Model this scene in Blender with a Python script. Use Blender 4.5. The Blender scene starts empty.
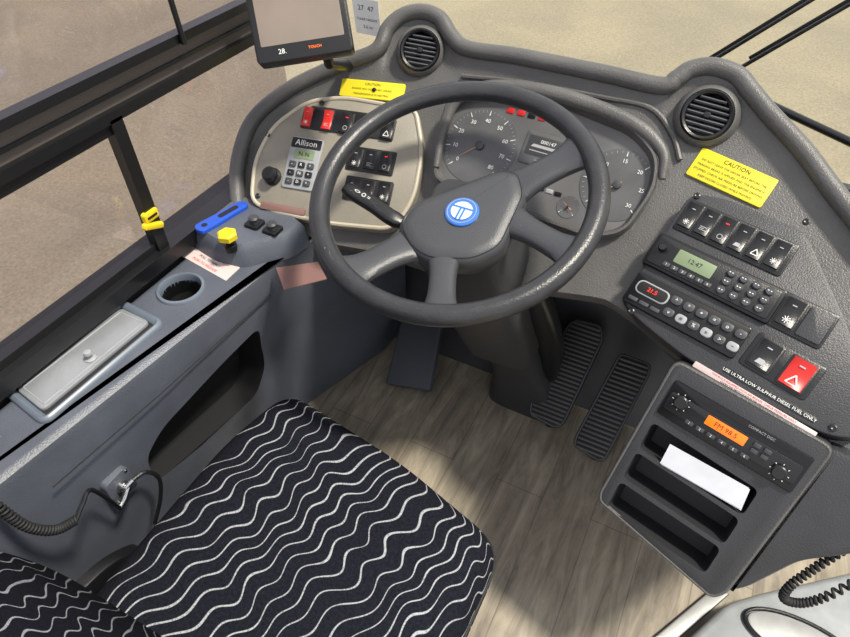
import bpy, bmesh, math, random
from mathutils import Vector, Matrix
random.seed(3)
sin,cos,pi,rad=math.sin,math.cos,math.pi,math.radians
# ------------------------------------------------------------ camera calibration (surveyed from the photo)
F=618.0; CAM=Vector((0,0,1.4)); YAW=rad(27); PIT=rad(45)
H=Vector((-sin(YAW),cos(YAW),0)); R=Vector((cos(YAW),sin(YAW),0)); Z=Vector((0,0,1))
AX=H*cos(PIT)-Z*sin(PIT); UP=H*sin(PIT)+Z*cos(PIT)
FLOOR=.15
def dr(px,py): return AX+R*((px-425)/F)+UP*((318.5-py)/F)
def W(px,py,t): return CAM+dr(px,py)*t
class Pl:
    def __init__(s,o,u,v):
        s.o=Vector(o); s.u=Vector(u).normalized(); v=Vector(v); v=v-s.u*v.dot(s.u); s.v=v.normalized(); s.n=s.u.cross(s.v)
    def t(s,px,py):
        d=dr(px,py); return (s.o-CAM).dot(s.n)/d.dot(s.n)
    def l(s,px,py,c=0):
        d=dr(px,py); t=((s.o+s.n*c-CAM).dot(s.n))/d.dot(s.n); p=CAM+d*t-s.o; return (p.dot(s.u),p.dot(s.v))
    def L(s,*pp,c=0): return [s.l(x,y,c) for x,y in pp]
    def w(s,a,b,c=0): return s.o+s.u*a+s.v*b+s.n*c
    def at(s,a,b,c=0,rot=0):
        cr,sr=cos(rot),sin(rot)
        return Pl(s.w(a,b,c),s.u*cr+s.v*sr,s.v*cr-s.u*sr)
# ------------------------------------------------------------ materials
def lin(c):
    o=[]
    for x in c:
        x=x/255.0; o.append(x/12.92 if x<=.04045 else ((x+.055)/1.055)**2.4)
    return tuple(o)+(1,)
MATS={}
def mat(name,rgb,rough=.5,metal=0,bump=0,bscale=400,var=0,vscale=30,emit=0,coat=0,spec=.5):
    if name in MATS: return MATS[name]
    m=bpy.data.materials.new(name); m.use_nodes=True; nt=m.node_tree; b=nt.nodes['Principled BSDF']
    b.inputs['Base Color'].default_value=lin(rgb); b.inputs['Roughness'].default_value=rough; b.inputs['Metallic'].default_value=metal
    b.inputs['Specular IOR Level'].default_value=spec
    if coat: b.inputs['Coat Weight'].default_value=coat
    tc=nt.nodes.new('ShaderNodeTexCoord')
    if emit:
        b.inputs['Emission Color'].default_value=lin(rgb); b.inputs['Emission Strength'].default_value=emit
    if var:
        n=nt.nodes.new('ShaderNodeTexNoise'); n.inputs['Scale'].default_value=vscale; n.inputs['Detail'].default_value=5
        nt.links.new(tc.outputs['Object'],n.inputs['Vector'])
        r=nt.nodes.new('ShaderNodeValToRGB'); r.color_ramp.elements[0].position=.3; r.color_ramp.elements[1].position=.7
        r.color_ramp.elements[0].color=lin([max(0,x*(1-var)) for x in rgb]); r.color_ramp.elements[1].color=lin([min(255,x*(1+var)) for x in rgb])
        nt.links.new(n.outputs['Fac'],r.inputs['Fac']); nt.links.new(r.outputs['Color'],b.inputs['Base Color'])
    if bump:
        n=nt.nodes.new('ShaderNodeTexNoise'); n.inputs['Scale'].default_value=bscale; n.inputs['Detail'].default_value=3
        nt.links.new(tc.outputs['Object'],n.inputs['Vector'])
        bp=nt.nodes.new('ShaderNodeBump'); bp.inputs['Strength'].default_value=bump; bp.inputs['Distance'].default_value=.002
        nt.links.new(n.outputs['Fac'],bp.inputs['Height']); nt.links.new(bp.outputs['Normal'],b.inputs['Normal'])
    MATS[name]=m; return m
SHELL=mat('grey_dash_plastic',(84,83,82),.38,bump=.5,bscale=420,var=.08,vscale=12)
PANEL=mat('charcoal_panel_plastic',(50,51,54),.42,bump=.4,bscale=500,var=.06,vscale=20)
CONS=mat('blue_grey_console_plastic',(80,85,95),.38,bump=.4,bscale=420,var=.09,vscale=9)
BEIGE=mat('silver_beige_panel',(134,129,117),.42,bump=.25,bscale=500,var=.06,vscale=15)
PALE=mat('pale_warm_border',(176,168,150),.45,bump=.2,bscale=500)
BLK=mat('black_plastic',(20,21,23),.32,bump=.15,bscale=500)
SHR=mat('column_grey_plastic',(50,51,53),.42,bump=.3,bscale=500,var=.06,vscale=20)
FACE=mat('black_faceplate',(13,14,16),.3,spec=.4)
BLKM=mat('matt_black_rubber',(24,25,27),.7,bump=.4,bscale=300)
RAIL=mat('brown_grey_rail',(84,77,72),.45,bump=.3,bscale=400)
DARK=mat('dark_recess',(16,16,18),.8)
POCK=mat('pocket_interior',(34,35,38),.6)
RIM=mat('wheel_leather',(44,45,48),.32,bump=.3,bscale=350,var=.1,vscale=40)
HUB=mat('wheel_hub_plastic',(58,60,64),.38,bump=.25,bscale=500)
BTN=mat('button_grey',(58,60,64),.45)
SILV=mat('aluminium',(160,162,162),.55,.6,var=.05)
LGREY=mat('light_grey_plastic',(146,150,153),.4,var=.05)
LIDM=mat('lid_metallic_plastic',(138,142,146),.3,.25,var=.06,vscale=14,bump=.15)
LID=mat('lid_frame_plastic',(98,107,119),.34,var=.04)
WHITE=mat('white_print',(225,225,222),.5)
GPRINT=mat('grey_print',(160,162,165),.5)
RED=mat('red_plastic',(200,34,28),.35)
YEL=mat('yellow_label',(220,202,34),.5)
YELP=mat('yellow_plastic',(222,196,30),.4)
BLUE=mat('blue_plastic',(30,76,180),.4)
EMB=mat('emblem_blue',(50,110,195),.3,coat=.4)
LCD=mat('green_lcd',(120,135,105),.25,emit=.1)
ORG=mat('orange_lcd',(255,110,20),.3,emit=.9)
REDL=mat('red_led',(255,40,20),.3,emit=1.2)
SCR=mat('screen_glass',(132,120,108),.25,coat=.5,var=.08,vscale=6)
CLUS=mat('instrument_face',(94,94,95),.42,var=.14,vscale=8,spec=.45)
GAUGE=mat('gauge_face',(86,87,89),.42,var=.12,vscale=14,spec=.4)
NEED=mat('gauge_needle',(190,130,100),.5)
PAPER=mat('white_paper',(206,209,216),.6,var=.03,vscale=30)
PINK=mat('pinkish_label',(196,180,178),.5)
BROWN=mat('brown_red_label',(118,88,82),.5)
CHROME=mat('chrome',(190,190,190),.2,1)
SLATE=mat('slate_pad',(62,67,74),.6,bump=.5,bscale=200)
RIB=mat('pedal_rib',(76,76,75),.38)
def glass(name,col,fac,rough=.0):
    m=bpy.data.materials.new(name); m.use_nodes=True; nt=m.node_tree; nt.nodes.clear()
    o=nt.nodes.new('ShaderNodeOutputMaterial'); mx=nt.nodes.new('ShaderNodeMixShader'); t=nt.nodes.new('ShaderNodeBsdfTransparent'); g=nt.nodes.new('ShaderNodeBsdfGlossy')
    t.inputs[0].default_value=col; g.inputs['Roughness'].default_value=rough; mx.inputs[0].default_value=fac
    nt.links.new(t.outputs[0],mx.inputs[1]); nt.links.new(g.outputs[0],mx.inputs[2]); nt.links.new(mx.outputs[0],o.inputs[0]); return m
WGL=glass('windshield_glass',(.97,.98,.96,1),.03)
SGL=glass('tinted_side_glass',(.80,.77,.81,1),.06)
# ------------------------------------------------------------ geometry helpers
def area(p): return sum(p[i][0]*p[(i+1)%len(p)][1]-p[(i+1)%len(p)][0]*p[i][1] for i in range(len(p)))/2
def ccw(p): return list(p) if area(p)>0 else list(reversed(p))
def rpoly(pts,r,n=4):
    pts=ccw(pts); out=[]; N=len(pts)
    for i in range(N):
        p=Vector(pts[i][:2]); a=Vector(pts[i-1][:2]); b=Vector(pts[(i+1)%N][:2])
        da=a-p; db=b-p; rr=min(r,da.length*.48,db.length*.48)
        A=p+da.normalized()*rr; B=p+db.normalized()*rr
        for k in range(n+1):
            t=k/n; q=A*(1-t)**2+p*2*t*(1-t)+B*t*t; out.append((q.x,q.y))
    return out
def rrect(w,h,r,n=4,cx=0,cy=0): return rpoly([(cx-w/2,cy-h/2),(cx+w/2,cy-h/2),(cx+w/2,cy+h/2),(cx-w/2,cy+h/2)],r,n)
def inset(p,d):
    if abs(d)<1e-9: return p
    N=len(p); out=[]
    for i in range(N):
        a=Vector(p[i-1]); b=Vector(p[i]); c=Vector(p[(i+1)%N])
        e1=(b-a); e2=(c-b)
        if e1.length<1e-9: e1=e2
        if e2.length<1e-9: e2=e1
        e1=e1.normalized(); e2=e2.normalized()
        n1=Vector((-e1.y,e1.x)); n2=Vector((-e2.y,e2.x)); m=n1+n2
        if m.length<1e-6: m=n1
        m=m.normalized(); k=max(.5,m.dot(n1)); q=b+m*(d/k); out.append((q.x,q.y))
    return out
def scl(p,d):
    cx=(max(a for a,_ in p)+min(a for a,_ in p))/2; cy=(max(b for _,b in p)+min(b for _,b in p))/2
    wx=(max(a for a,_ in p)-min(a for a,_ in p))/2; wy=(max(b for _,b in p)-min(b for _,b in p))/2
    return [(cx+(a-cx)*(wx-d)/wx,cy+(b-cy)*(wy-d)/wy) for a,b in p]
def spline(pts,n):
    P=[Vector(p) for p in pts]; P=[P[0]*2-P[1]]+P+[P[-1]*2-P[-2]]; out=[]; m=len(P)-3
    for k in range(n+1):
        s=k/n*m; i=min(int(s),m-1); t=s-i; a,b,c,d=P[i:i+4]
        out.append(.5*((2*b)+(c-a)*t+(2*a-5*b+4*c-d)*t*t+(3*b-a-3*c+d)*t**3))
    return out
WL={}
class MB:
    def __init__(s): s.v=[];s.f=[];s.m=[];s.mats=[]
    def mi(s,m):
        if m not in s.mats: s.mats.append(m)
        return s.mats.index(m)
    def add(s,v,f,m):
        o=len(s.v); s.v+= [Vector(x) for x in v]; k=s.mi(m)
        for q in f: s.f.append([i+o for i in q]); s.m.append(k)
        return s
    def rings(s,rs,m,closed=True,cap0=True,cap1=True,loop=False):
        n=len(rs[0]); v=[x for r_ in rs for x in r_]; f=[]
        K=len(rs)
        for j in range(K if loop else K-1):
            a=j*n; b=((j+1)%K)*n
            for i in range(n if closed else n-1):
                f.append([a+i,a+(i+1)%n,b+(i+1)%n,b+i])
        if not loop and closed:
            if cap0: f.append(list(range(n))[::-1])
            if cap1: f.append([(K-1)*n+i for i in range(n)])
        return s.add(v,f,m)
    def slab(s,pl,pts,layers,m,cap0=True,cap1=True,fn=inset):
        pts=ccw(pts); return s.rings([[pl.w(a,b,c) for a,b in fn(pts,d)] for d,c in layers],m,cap0=cap0,cap1=cap1)
    def pad(s,pl,pts,c0,c1,bev,m):
        return s.slab(pl,pts,[(0,c0),(0,c1-bev),(bev*.3,c1-bev*.3),(bev,c1)],m)
    def lathe(s,pl,a,b,prof,m,n=32,cap0=True,cap1=True):
        return s.rings([[pl.w(a+r_*cos(2*pi*i/n),b+r_*sin(2*pi*i/n),c) for i in range(n)] for r_,c in prof],m,cap0=cap0,cap1=cap1)
    def tube(s,pts,r_,m,n=10,closed=False,upv=None,sq=None):
        P=[Vector(p) for p in pts]; K=len(P); rs=[]; prev=None
        for i in range(K):
            if closed: t=P[(i+1)%K]-P[i-1]
            else: t=P[min(i+1,K-1)]-P[max(i-1,0)]
            t.normalize()
            if upv is not None: sd=t.cross(Vector(upv))
            elif prev is None:
                sd=t.cross(Z if abs(t.z)<.9 else Vector((1,0,0)))
            else: sd=prev-t*prev.dot(t)
            sd.normalize(); prev=sd; u2=sd.cross(t)
            rr=r_[i] if isinstance(r_,(list,tuple)) else r_
            if not isinstance(rr,(list,tuple)): rr=(rr,rr)
            ring=[]
            for k in range(n):
                a=2*pi*k/n; ca,sa=cos(a),sin(a)
                if sq: ca=math.copysign(abs(ca)**sq,ca); sa=math.copysign(abs(sa)**sq,sa)
                ring.append(P[i]+sd*ca*rr[0]+u2*sa*rr[1])
            rs.append(ring)
        return s.rings(rs,m,loop=closed)
    def quad(s,pl,pts,c,m): return s.add([pl.w(a,b,c) for a,b in ccw(pts)],[list(range(len(pts)))],m)
    def box(s,lo,hi,m):
        x0,y0,z0=lo;x1,y1,z1=hi
        return s.add([(x0,y0,z0),(x1,y0,z0),(x1,y1,z0),(x0,y1,z0),(x0,y0,z1),(x1,y0,z1),(x1,y1,z1),(x0,y1,z1)],
          [[0,3,2,1],[4,5,6,7],[0,1,5,4],[1,2,6,5],[2,3,7,6],[3,0,4,7]],m)
    def text(s,pl,a,b,size,body,m,c=.001,align='CENTER',rot=0):
        cu=bpy.data.curves.new('t','FONT'); cu.body=body; cu.size=size; cu.align_x=align; cu.align_y='CENTER'; cu.resolution_u=2
        ob=bpy.data.objects.new('t',cu); bpy.context.scene.collection.objects.link(ob); bpy.context.view_layer.update()
        me=bpy.data.meshes.new_from_object(ob.evaluated_get(bpy.context.evaluated_depsgraph_get()))
        q=pl.at(a,b,c,rot)
        if len(me.vertices): s.add([q.w(v.co.x,v.co.y,0) for v in me.vertices],[list(p.vertices) for p in me.polygons],m)
        bpy.data.objects.remove(ob); bpy.data.meshes.remove(me); bpy.data.curves.remove(cu); return s
    def ticks(s,pl,a,b,r0,r1,n,a0,a1,w,m,c):
        for i in range(n):
            t=a0+(a1-a0)*i/(n-1); d=Vector((cos(t),sin(t))); e=Vector((-d.y,d.x))*w/2; o=Vector((a,b))
            s.quad(pl,[tuple(o+d*r0+e),tuple(o+d*r0-e),tuple(o+d*r1-e),tuple(o+d*r1+e)],c,m)
        return s
    def build(s,name,parent=None,label=None,category=None,group=None,kind=None,base=False,ang=38,nrm=True):
        lo=Vector([min(v[i] for v in s.v) for i in range(3)]); hi=Vector([max(v[i] for v in s.v) for i in range(3)])
        o=(lo+hi)/2
        if base: o.z=lo.z
        me=bpy.data.meshes.new(name); me.from_pydata([v-o for v in s.v],[],s.f)
        for m in s.mats: me.materials.append(m)
        me.polygons.foreach_set('material_index',s.m); me.update()
        bm=bmesh.new(); bm.from_mesh(me); bmesh.ops.remove_doubles(bm,verts=bm.verts,dist=1e-6)
        if nrm: bmesh.ops.recalc_face_normals(bm,faces=bm.faces)
        bm.to_mesh(me); bm.free()
        me.shade_smooth(); me.set_sharp_from_angle(angle=rad(ang))
        ob=bpy.data.objects.new(name,me); bpy.context.scene.collection.objects.link(ob)
        fin(ob,o,parent,label,category,group,kind); return ob
def fin(ob,o,parent,label,category,group,kind):
    WL[ob.name]=Vector(o)
    if parent is not None: ob.parent=parent; ob.location=Vector(o)-WL[parent.name]
    else: ob.location=o
    if label: ob['label']=label
    if category: ob['category']=category
    if group: ob['group']=group
    if kind: ob['kind']=kind
def empty(name,loc,label,category,group=None):
    ob=bpy.data.objects.new(name,None); ob.empty_display_size=.05; bpy.context.scene.collection.objects.link(ob)
    fin(ob,Vector(loc),None,label,category,group,None); return ob
def cut(ob,cutters):
    for cmb in cutters:
        c=cmb.build('cutter')
        c.data.materials.clear()
        for m in ob.data.materials: c.data.materials.append(m)
        for p in c.data.polygons: p.material_index=len(ob.data.materials)-1
        md=ob.modifiers.new('b','BOOLEAN'); md.operation='DIFFERENCE'; md.object=c; md.solver='EXACT'
        bpy.context.view_layer.update()
        me=bpy.data.meshes.new_from_object(ob.evaluated_get(bpy.context.evaluated_depsgraph_get()))
        ob.modifiers.clear(); ob.data=me; bpy.data.objects.remove(c)
    ob.data.shade_smooth(); ob.data.set_sharp_from_angle(angle=rad(35))
# ------------------------------------------------------------ reference planes of the cockpit
def tilt(yaw_u,s):
    u=Vector(yaw_u).normalized(); f=Vector((-u.y,u.x,0)); return u,f*cos(rad(s))+Z*sin(rad(s))
ua,va=tilt((.974,-.225,0),35); PA=Pl(W(735,280,.90),ua,va)
uc,vc=tilt((1,0,0),45); PC=Pl(W(640,170,PA.t(640,170)),uc,vc); PC=Pl(W(545,160,PC.t(545,160)),uc,vc)
ud,vd=tilt((.98,.19,0),40); PD=Pl(W(415,150,PC.t(415,150)),ud,vd); PD=Pl(W(345,150,PD.t(345,150)),ud,vd)
ub,vb=tilt((.974,-.225,0),54); PB=Pl(W(755,398,PA.t(755,398)),ub,vb)
HT=.68
PH=Pl((0,0,HT),(1,0,0),(0,1,0))
def ts(px,py,k=60,off=.03):
    v=[p.t(px,py) for p in (PA,PC,PD)]; m=min(v)
    return m-math.log(sum(math.exp(-k*(x-m)) for x in v))/k+off
def S(px,py,off=.03): return W(px,py,ts(px,py,off=off))
def fit(px,py,ru,rv,off=.03):
    c=S(px,py,off); a=S(px+ru[0],py+ru[1],off)-S(px-ru[0],py-ru[1],off); b=S(px+rv[0],py+rv[1],off)-S(px-rv[0],py-rv[1],off); return Pl(c,a,b)
# ------------------------------------------------------------ setting
gm=bpy.data.materials.new('asphalt'); gm.use_nodes=True; nt=gm.node_tree; b=nt.nodes['Principled BSDF']; b.inputs['Roughness'].default_value=.85
tc=nt.nodes.new('ShaderNodeTexCoord'); n1=nt.nodes.new('ShaderNodeTexNoise'); n1.inputs['Scale'].default_value=45; n1.inputs['Detail'].default_value=9; n1.inputs['Roughness'].default_value=.75
n2=nt.nodes.new('ShaderNodeTexNoise'); n2.inputs['Scale'].default_value=.8; n2.inputs['Detail'].default_value=5; n2.inputs['Distortion'].default_value=.5
nt.links.new(tc.outputs['Object'],n1.inputs['Vector']); nt.links.new(tc.outputs['Object'],n2.inputs['Vector'])
r1=nt.nodes.new('ShaderNodeValToRGB'); r1.color_ramp.elements[0].position=.3; r1.color_ramp.elements[1].position=.7
r1.color_ramp.elements[0].color=lin((112,105,88)); r1.color_ramp.elements[1].color=lin((154,145,122))
r2=nt.nodes.new('ShaderNodeValToRGB'); r2.color_ramp.elements[0].position=.36; r2.color_ramp.elements[1].position=.64; r2.color_ramp.elements[0].color=(.84,.84,.87,1); r2.color_ramp.elements[1].color=(1.04,1.03,1.0,1)  # broad darker patches: light and shadow painted into the asphalt colour
mx=nt.nodes.new('ShaderNodeMix'); mx.data_type='RGBA'; mx.blend_type='MULTIPLY'; mx.inputs[0].default_value=1
nt.links.new(n1.outputs['Fac'],r1.inputs['Fac']); nt.links.new(n2.outputs['Fac'],r2.inputs['Fac'])
nt.links.new(r1.outputs['Color'],mx.inputs[6]); nt.links.new(r2.outputs['Color'],mx.inputs[7]); nt.links.new(mx.outputs[2],b.inputs['Base Color'])
MB().box((-25,-15,-1.2),(25,35,-1.1),gm).build('ground',kind='structure',label='sunlit tan asphalt outside the bus')

fm=bpy.data.materials.new('wood_vinyl'); fm.use_nodes=True; nt=fm.node_tree; b=nt.nodes['Principled BSDF']; b.inputs['Roughness'].default_value=.4
tc=nt.nodes.new('ShaderNodeTexCoord'); mp=nt.nodes.new('ShaderNodeMapping'); mp.inputs['Scale'].default_value=(22,3.0,1); nt.links.new(tc.outputs['Object'],mp.inputs['Vector'])
n1=nt.nodes.new('ShaderNodeTexNoise'); n1.inputs['Scale'].default_value=1.6; n1.inputs['Detail'].default_value=10; n1.inputs['Roughness'].default_value=.7; n1.inputs['Distortion'].default_value=.9
nt.links.new(mp.outputs[0],n1.inputs['Vector'])
r1=nt.nodes.new('ShaderNodeValToRGB'); r1.color_ramp.elements[0].position=.3; r1.color_ramp.elements[1].position=.7
r1.color_ramp.elements[0].color=lin((108,100,89)); r1.color_ramp.elements[1].color=lin((178,168,150)); nt.links.new(n1.outputs['Fac'],r1.inputs['Fac'])
n3=nt.nodes.new('ShaderNodeTexNoise'); n3.inputs['Scale'].default_value=8; n3.inputs['Detail'].default_value=6; nt.links.new(tc.outputs['Object'],n3.inputs['Vector'])
r3=nt.nodes.new('ShaderNodeValToRGB'); r3.color_ramp.elements[0].position=.38; r3.color_ramp.elements[1].position=.62; r3.color_ramp.elements[0].color=(.80,.79,.78,1); r3.color_ramp.elements[1].color=(1.05,1.05,1.04,1); nt.links.new(n3.outputs['Fac'],r3.inputs['Fac'])
mp2=nt.nodes.new('ShaderNodeMapping'); mp2.inputs['Rotation'].default_value=(0,0,pi/2); nt.links.new(tc.outputs['Object'],mp2.inputs['Vector'])
br=nt.nodes.new('ShaderNodeTexBrick'); br.inputs['Scale'].default_value=1; br.inputs['Brick Width'].default_value=.9; br.inputs['Row Height'].default_value=.11; br.inputs['Mortar Size'].default_value=.0012
br.inputs['Color1'].default_value=(1,1,1,1); br.inputs['Color2'].default_value=(.90,.90,.90,1); br.inputs['Mortar'].default_value=(.6,.6,.6,1); nt.links.new(mp2.outputs[0],br.inputs['Vector'])
mx=nt.nodes.new('ShaderNodeMix'); mx.data_type='RGBA'; mx.blend_type='MULTIPLY'; mx.inputs[0].default_value=1
mx2=nt.nodes.new('ShaderNodeMix'); mx2.data_type='RGBA'; mx2.blend_type='MULTIPLY'; mx2.inputs[0].default_value=1
nt.links.new(r1.outputs['Color'],mx.inputs[6]); nt.links.new(br.outputs['Color'],mx.inputs[7]); nt.links.new(mx.outputs[2],mx2.inputs[6]); nt.links.new(r3.outputs['Color'],mx2.inputs[7]); nt.links.new(mx2.outputs[2],b.inputs['Base Color'])
MB().box((-.8,-.6,FLOOR-.05),(1.3,1.16,FLOOR),fm).build('floor',kind='structure',label='grey-brown wood-look vinyl floor')
MB().rings([[Vector((x,y,z)) for x in (-.8,1.3)] for y,z in ((1.01,FLOOR),(1.13,.36),(1.15,.80),(1.17,.80),(1.17,FLOOR))],PANEL,closed=False).build('wall_front',kind='structure',label='dark toe board below the dashboard')
XW=-.8; SZ=.715
MB().box((XW-.05,-.6,-.9),(XW,1.35,SZ-.02),BLKM).build('wall_side',kind='structure',label='dark bus side wall below the window')
MB().box((XW-.05,-.6,SZ-.02),(XW+.018,1.30,SZ+.008),BLK).build('trim_1',kind='structure',label='black window sill trim')
tr=MB(); tr.box((XW-.03,-.6,.976),(XW-.004,1.5,1.022),RAIL); tr.box((XW-.012,-.6,.960),(XW+.008,1.5,.976),BLK); tr.box((XW-.012,-.6,.992),(XW+.002,1.5,.997),BLK); tr.box((XW-.012,-.6,1.020),(XW+.010,1.5,1.034),BLK)
tr.build('trim_2',kind='structure',label='layered brown-grey and black window transom rail')
MB().box((XW-.012,.541,SZ),(XW+.008,.563,.965),BLK).build('trim_3',kind='structure',label='black sliding window post')
tr=MB(); tr.box((XW-.012,-.6,.942),(XW+.002,.553,.962),BLK); tr.box((XW-.02,-.6,SZ+.008),(XW+.002,.553,SZ+.022),BLK); tr.build('trim_4',kind='structure',label='black sliding window frame bars')
MB().box((XW-.022,-.6,SZ),(XW-.018,.98,2.2),SGL).build('window_1',kind='structure',label='tinted side window glass')
gd=Vector((0,-.22,1.7)); PG=Pl((0,1.42,.6),(1,0,0),gd)
wg=MB(); wg.add([(-.82,1.42,.6),(1.5,1.42,.6),(1.5,1.2,2.3),(-.82,1.2,2.3)],[[0,1,2,3]],WGL); wg.build('window_2',kind='structure',label='large clear windshield')
lt=MB(); q=Pl((XW+.004,.548,.795),(0,1,0),(0,0,1))
lt.pad(q,rrect(.030,.018,.005),-.0,.009,.003,YELP); lt.pad(q.at(-.004,-.018,0,rad(-25)),rrect(.040,.011,.004),.003,.012,.003,YELP); lt.pad(q,rrect(.02,.004,.001),.009,.0102,.0006,BLK)
lt.build('window_latch',label='yellow plastic window latch on the black window post',category='latch')
# ------------------------------------------------------------ dashboard
DASH=empty('dashboard',(-.1,1.0,FLOOR),'wraparound charcoal plastic bus dashboard with switches and gauges','dashboard')
top=[(238,209),(238,165),(253,122),(290,90),(340,66),(376,52),(388,30),(403,17),(422,13),(440,20),(452,38),(468,50),(520,58),(600,74),(660,87),(676,80),(690,71),(712,68),(736,76),(750,92),(768,114),(803,152),(835,195),(880,250)]
bot=[(243,222),(255,232),(282,240),(318,242),(350,247),(378,252),(390,255),(400,258),(415,263),(432,269),(445,273),(462,278),(500,285),(560,292),(600,298),(612,303),(622,309),(640,322),(660,340),(680,358),(705,374),(750,400),(838,450),(905,490)]
NC,NR=161,20
T=spline([(a,b,0) for a,b in top],NC); Bo=spline([(a,b,0) for a,b in bot],NC)
def offj(j): 
    x=max(0,1-j/3.2); return .03-.016*x*x
cols=[]
for i in range(NC+1):
    c=[]; tw=S(T[i].x,T[i].y,off=.014)
    c.append(Vector((tw.x,tw.y+.10,.62))); c.append(tw+Vector((0,.035,-.06))); c.append(tw+Vector((0,.022,-.008)))
    for j in range(NR+1):
        p=T[i].lerp(Bo[i],j/NR); c.append(S(p.x,p.y,off=offj(j)))
    bw=c[-1]; c.append(bw+Vector((0,.006,-.018))); c.append(bw+Vector((0,.05,-.05))); c.append(Vector((bw.x,max(bw.y+.1,1.08),bw.z-.10))); 
    cols.append(c)
sh=MB(); sh.rings(cols,SHELL,closed=False)
sh.build('dashboard_shell',DASH,'grey textured plastic shell',nrm=True,ang=60)
ridge=[S(T[i].x,T[i].y,off=.018)+Vector((0,0,.002)) for i in range(NC+1)]
MB().tube(ridge,.0145,SHELL,n=14).build('dashboard_rim',DASH,'rolled grey edge')
inn=spline([(462,76,0),(520,82,0),(600,97,0),(650,108,0),(672,134,0),(680,160,0)],40)
MB().tube([S(p.x,p.y,off=.026) for p in inn],.0045,SHELL,n=8).build('dashboard_ridge',DASH,'raised moulding line')
def vent(px,py,rr):
    c=S(px,py,.008); n=(fit(px,py,(12,2.5),(0,-12)).n*.45+(CAM-c).normalized()*.55).normalized(); u=Vector((1,-.12 if px>500 else .12,0)); u=(u-n*u.dot(n)).normalized(); q=Pl(c,u,n.cross(u)); k=rr/.043
    m=MB()
    m.lathe(q,0,0,[(.068*k,-.06),(.062*k,-.03),(.057*k,-.010),(.052*k,-.001),(.047*k,.002),(.0455*k,-.004),(.040*k,-.016),(.001,-.016)],SHELL,n=48)
    m.lathe(q,0,0,[(.0455*k,-.010),(.0455*k,.003),(.043*k,.0055),(.0385*k,.003),(.0375*k,-.010)],BLK,n=48,cap0=False,cap1=False)
    m.lathe(q,0,0,[(.0385*k,-.012),(.001,-.012)],DARK,n=40)
    ob=m.build('air_vent',DASH,'round air vent with bright-edged louvres')
    for i in range(7):
        y=(-.029+i*.0097)*k; w=2*math.sqrt(max(1e-6,(.038*k)**2-y*y))
        s=MB(); z=q.at(0,y,-.003); zz=Pl(z.o,z.u,z.v*cos(.5)+z.n*sin(.5)); s.pad(zz,rrect(w,.0052*k,.001,2),-.001,.001,.0005,BTN); s.quad(zz,[(-w*.48,.0012*k),(w*.48,.0012*k),(w*.48,.0026*k),(-w*.48,.0026*k)],.0013,GPRINT); s.build('vent_louvre',ob)
    s=MB(); s.pad(q,rrect(.010,.010*k,.003,3),-.006,.003,.001,BLK); s.build('vent_knob',ob)
vent(420,50,.0345); vent(707,115,.0365)
# ----- panels
p=MB()
pa=PA.L((691,193),(730,200),(806,233),(850,330),(872,440),(828,437),(748,396),(684,357),(640,322),(621,302),c=0)
p.pad(PA,rpoly(pa,.02,5),-.04,.004,.004,PANEL)
for x,y in ((697,196),(806,222),(631,311),(833,428)):
    a,b_=PA.l(x,y,.004); p.lathe(PA,a,b_,[(.005,.003),(.005,.006),(.003,.007),(.001,.006)],BLK,n=14)
RP=p.build('switch_panel',DASH,'charcoal switch panel beside the steering wheel')
p=MB()
pd=rpoly(PD.L((250,204),(254,160),(272,126),(308,100),(345,96),(402,106),(418,110),(425,150),(416,200),(395,232),(330,226),(275,214)),.03,5)
p.pad(PD,pd,-.04,.004,.004,BEIGE)
p.tube([PD.w(a,b_,.003) for a,b_ in inset(pd,.004)],.0042,PALE,n=8,closed=True)
for x,y in ((258,196),(268,135),(322,103),(405,112)):
    a,b_=PD.l(x,y,.004); p.lathe(PD,a,b_,[(.005,.003),(.005,.006),(.003,.007),(.001,.006)],BLK,n=14)
LP=p.build('switch_panel',DASH,'silver-beige switch panel with pale border next to the window')
p=MB(); pc=PC.L((434,182),(441,138),(455,98),(480,90),(560,100),(635,130),(660,158),(656,192),(625,236),(590,240),(520,215))
p.slab(PC,rpoly(pc,.025,5),[(0,-.04),(0,.010),(.002,.018),(.006,.018),(.012,.003)],SHELL,cap1=False)
p.slab(PC,rpoly(inset(ccw(pc),.008),.02,5),[(0,-.002),(0,.003)],CLUS)
CL=p.build('instrument_cluster',DASH,'grey instrument cluster behind the wheel')
hd=spline([PC.w(*PC.l(x,y,.01),.015) for x,y in ((437,168),(444,130),(460,98),(500,89),(560,97),(630,123),(662,152),(662,180))],40)
MB().tube(hd,[(.006+.008*sin(pi*i/40),.006+.006*sin(pi*i/40)) for i in range(41)],SHELL,n=12,upv=tuple(PC.n)).build('instrument_hood',DASH,'moulded hood over the instruments')
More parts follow.
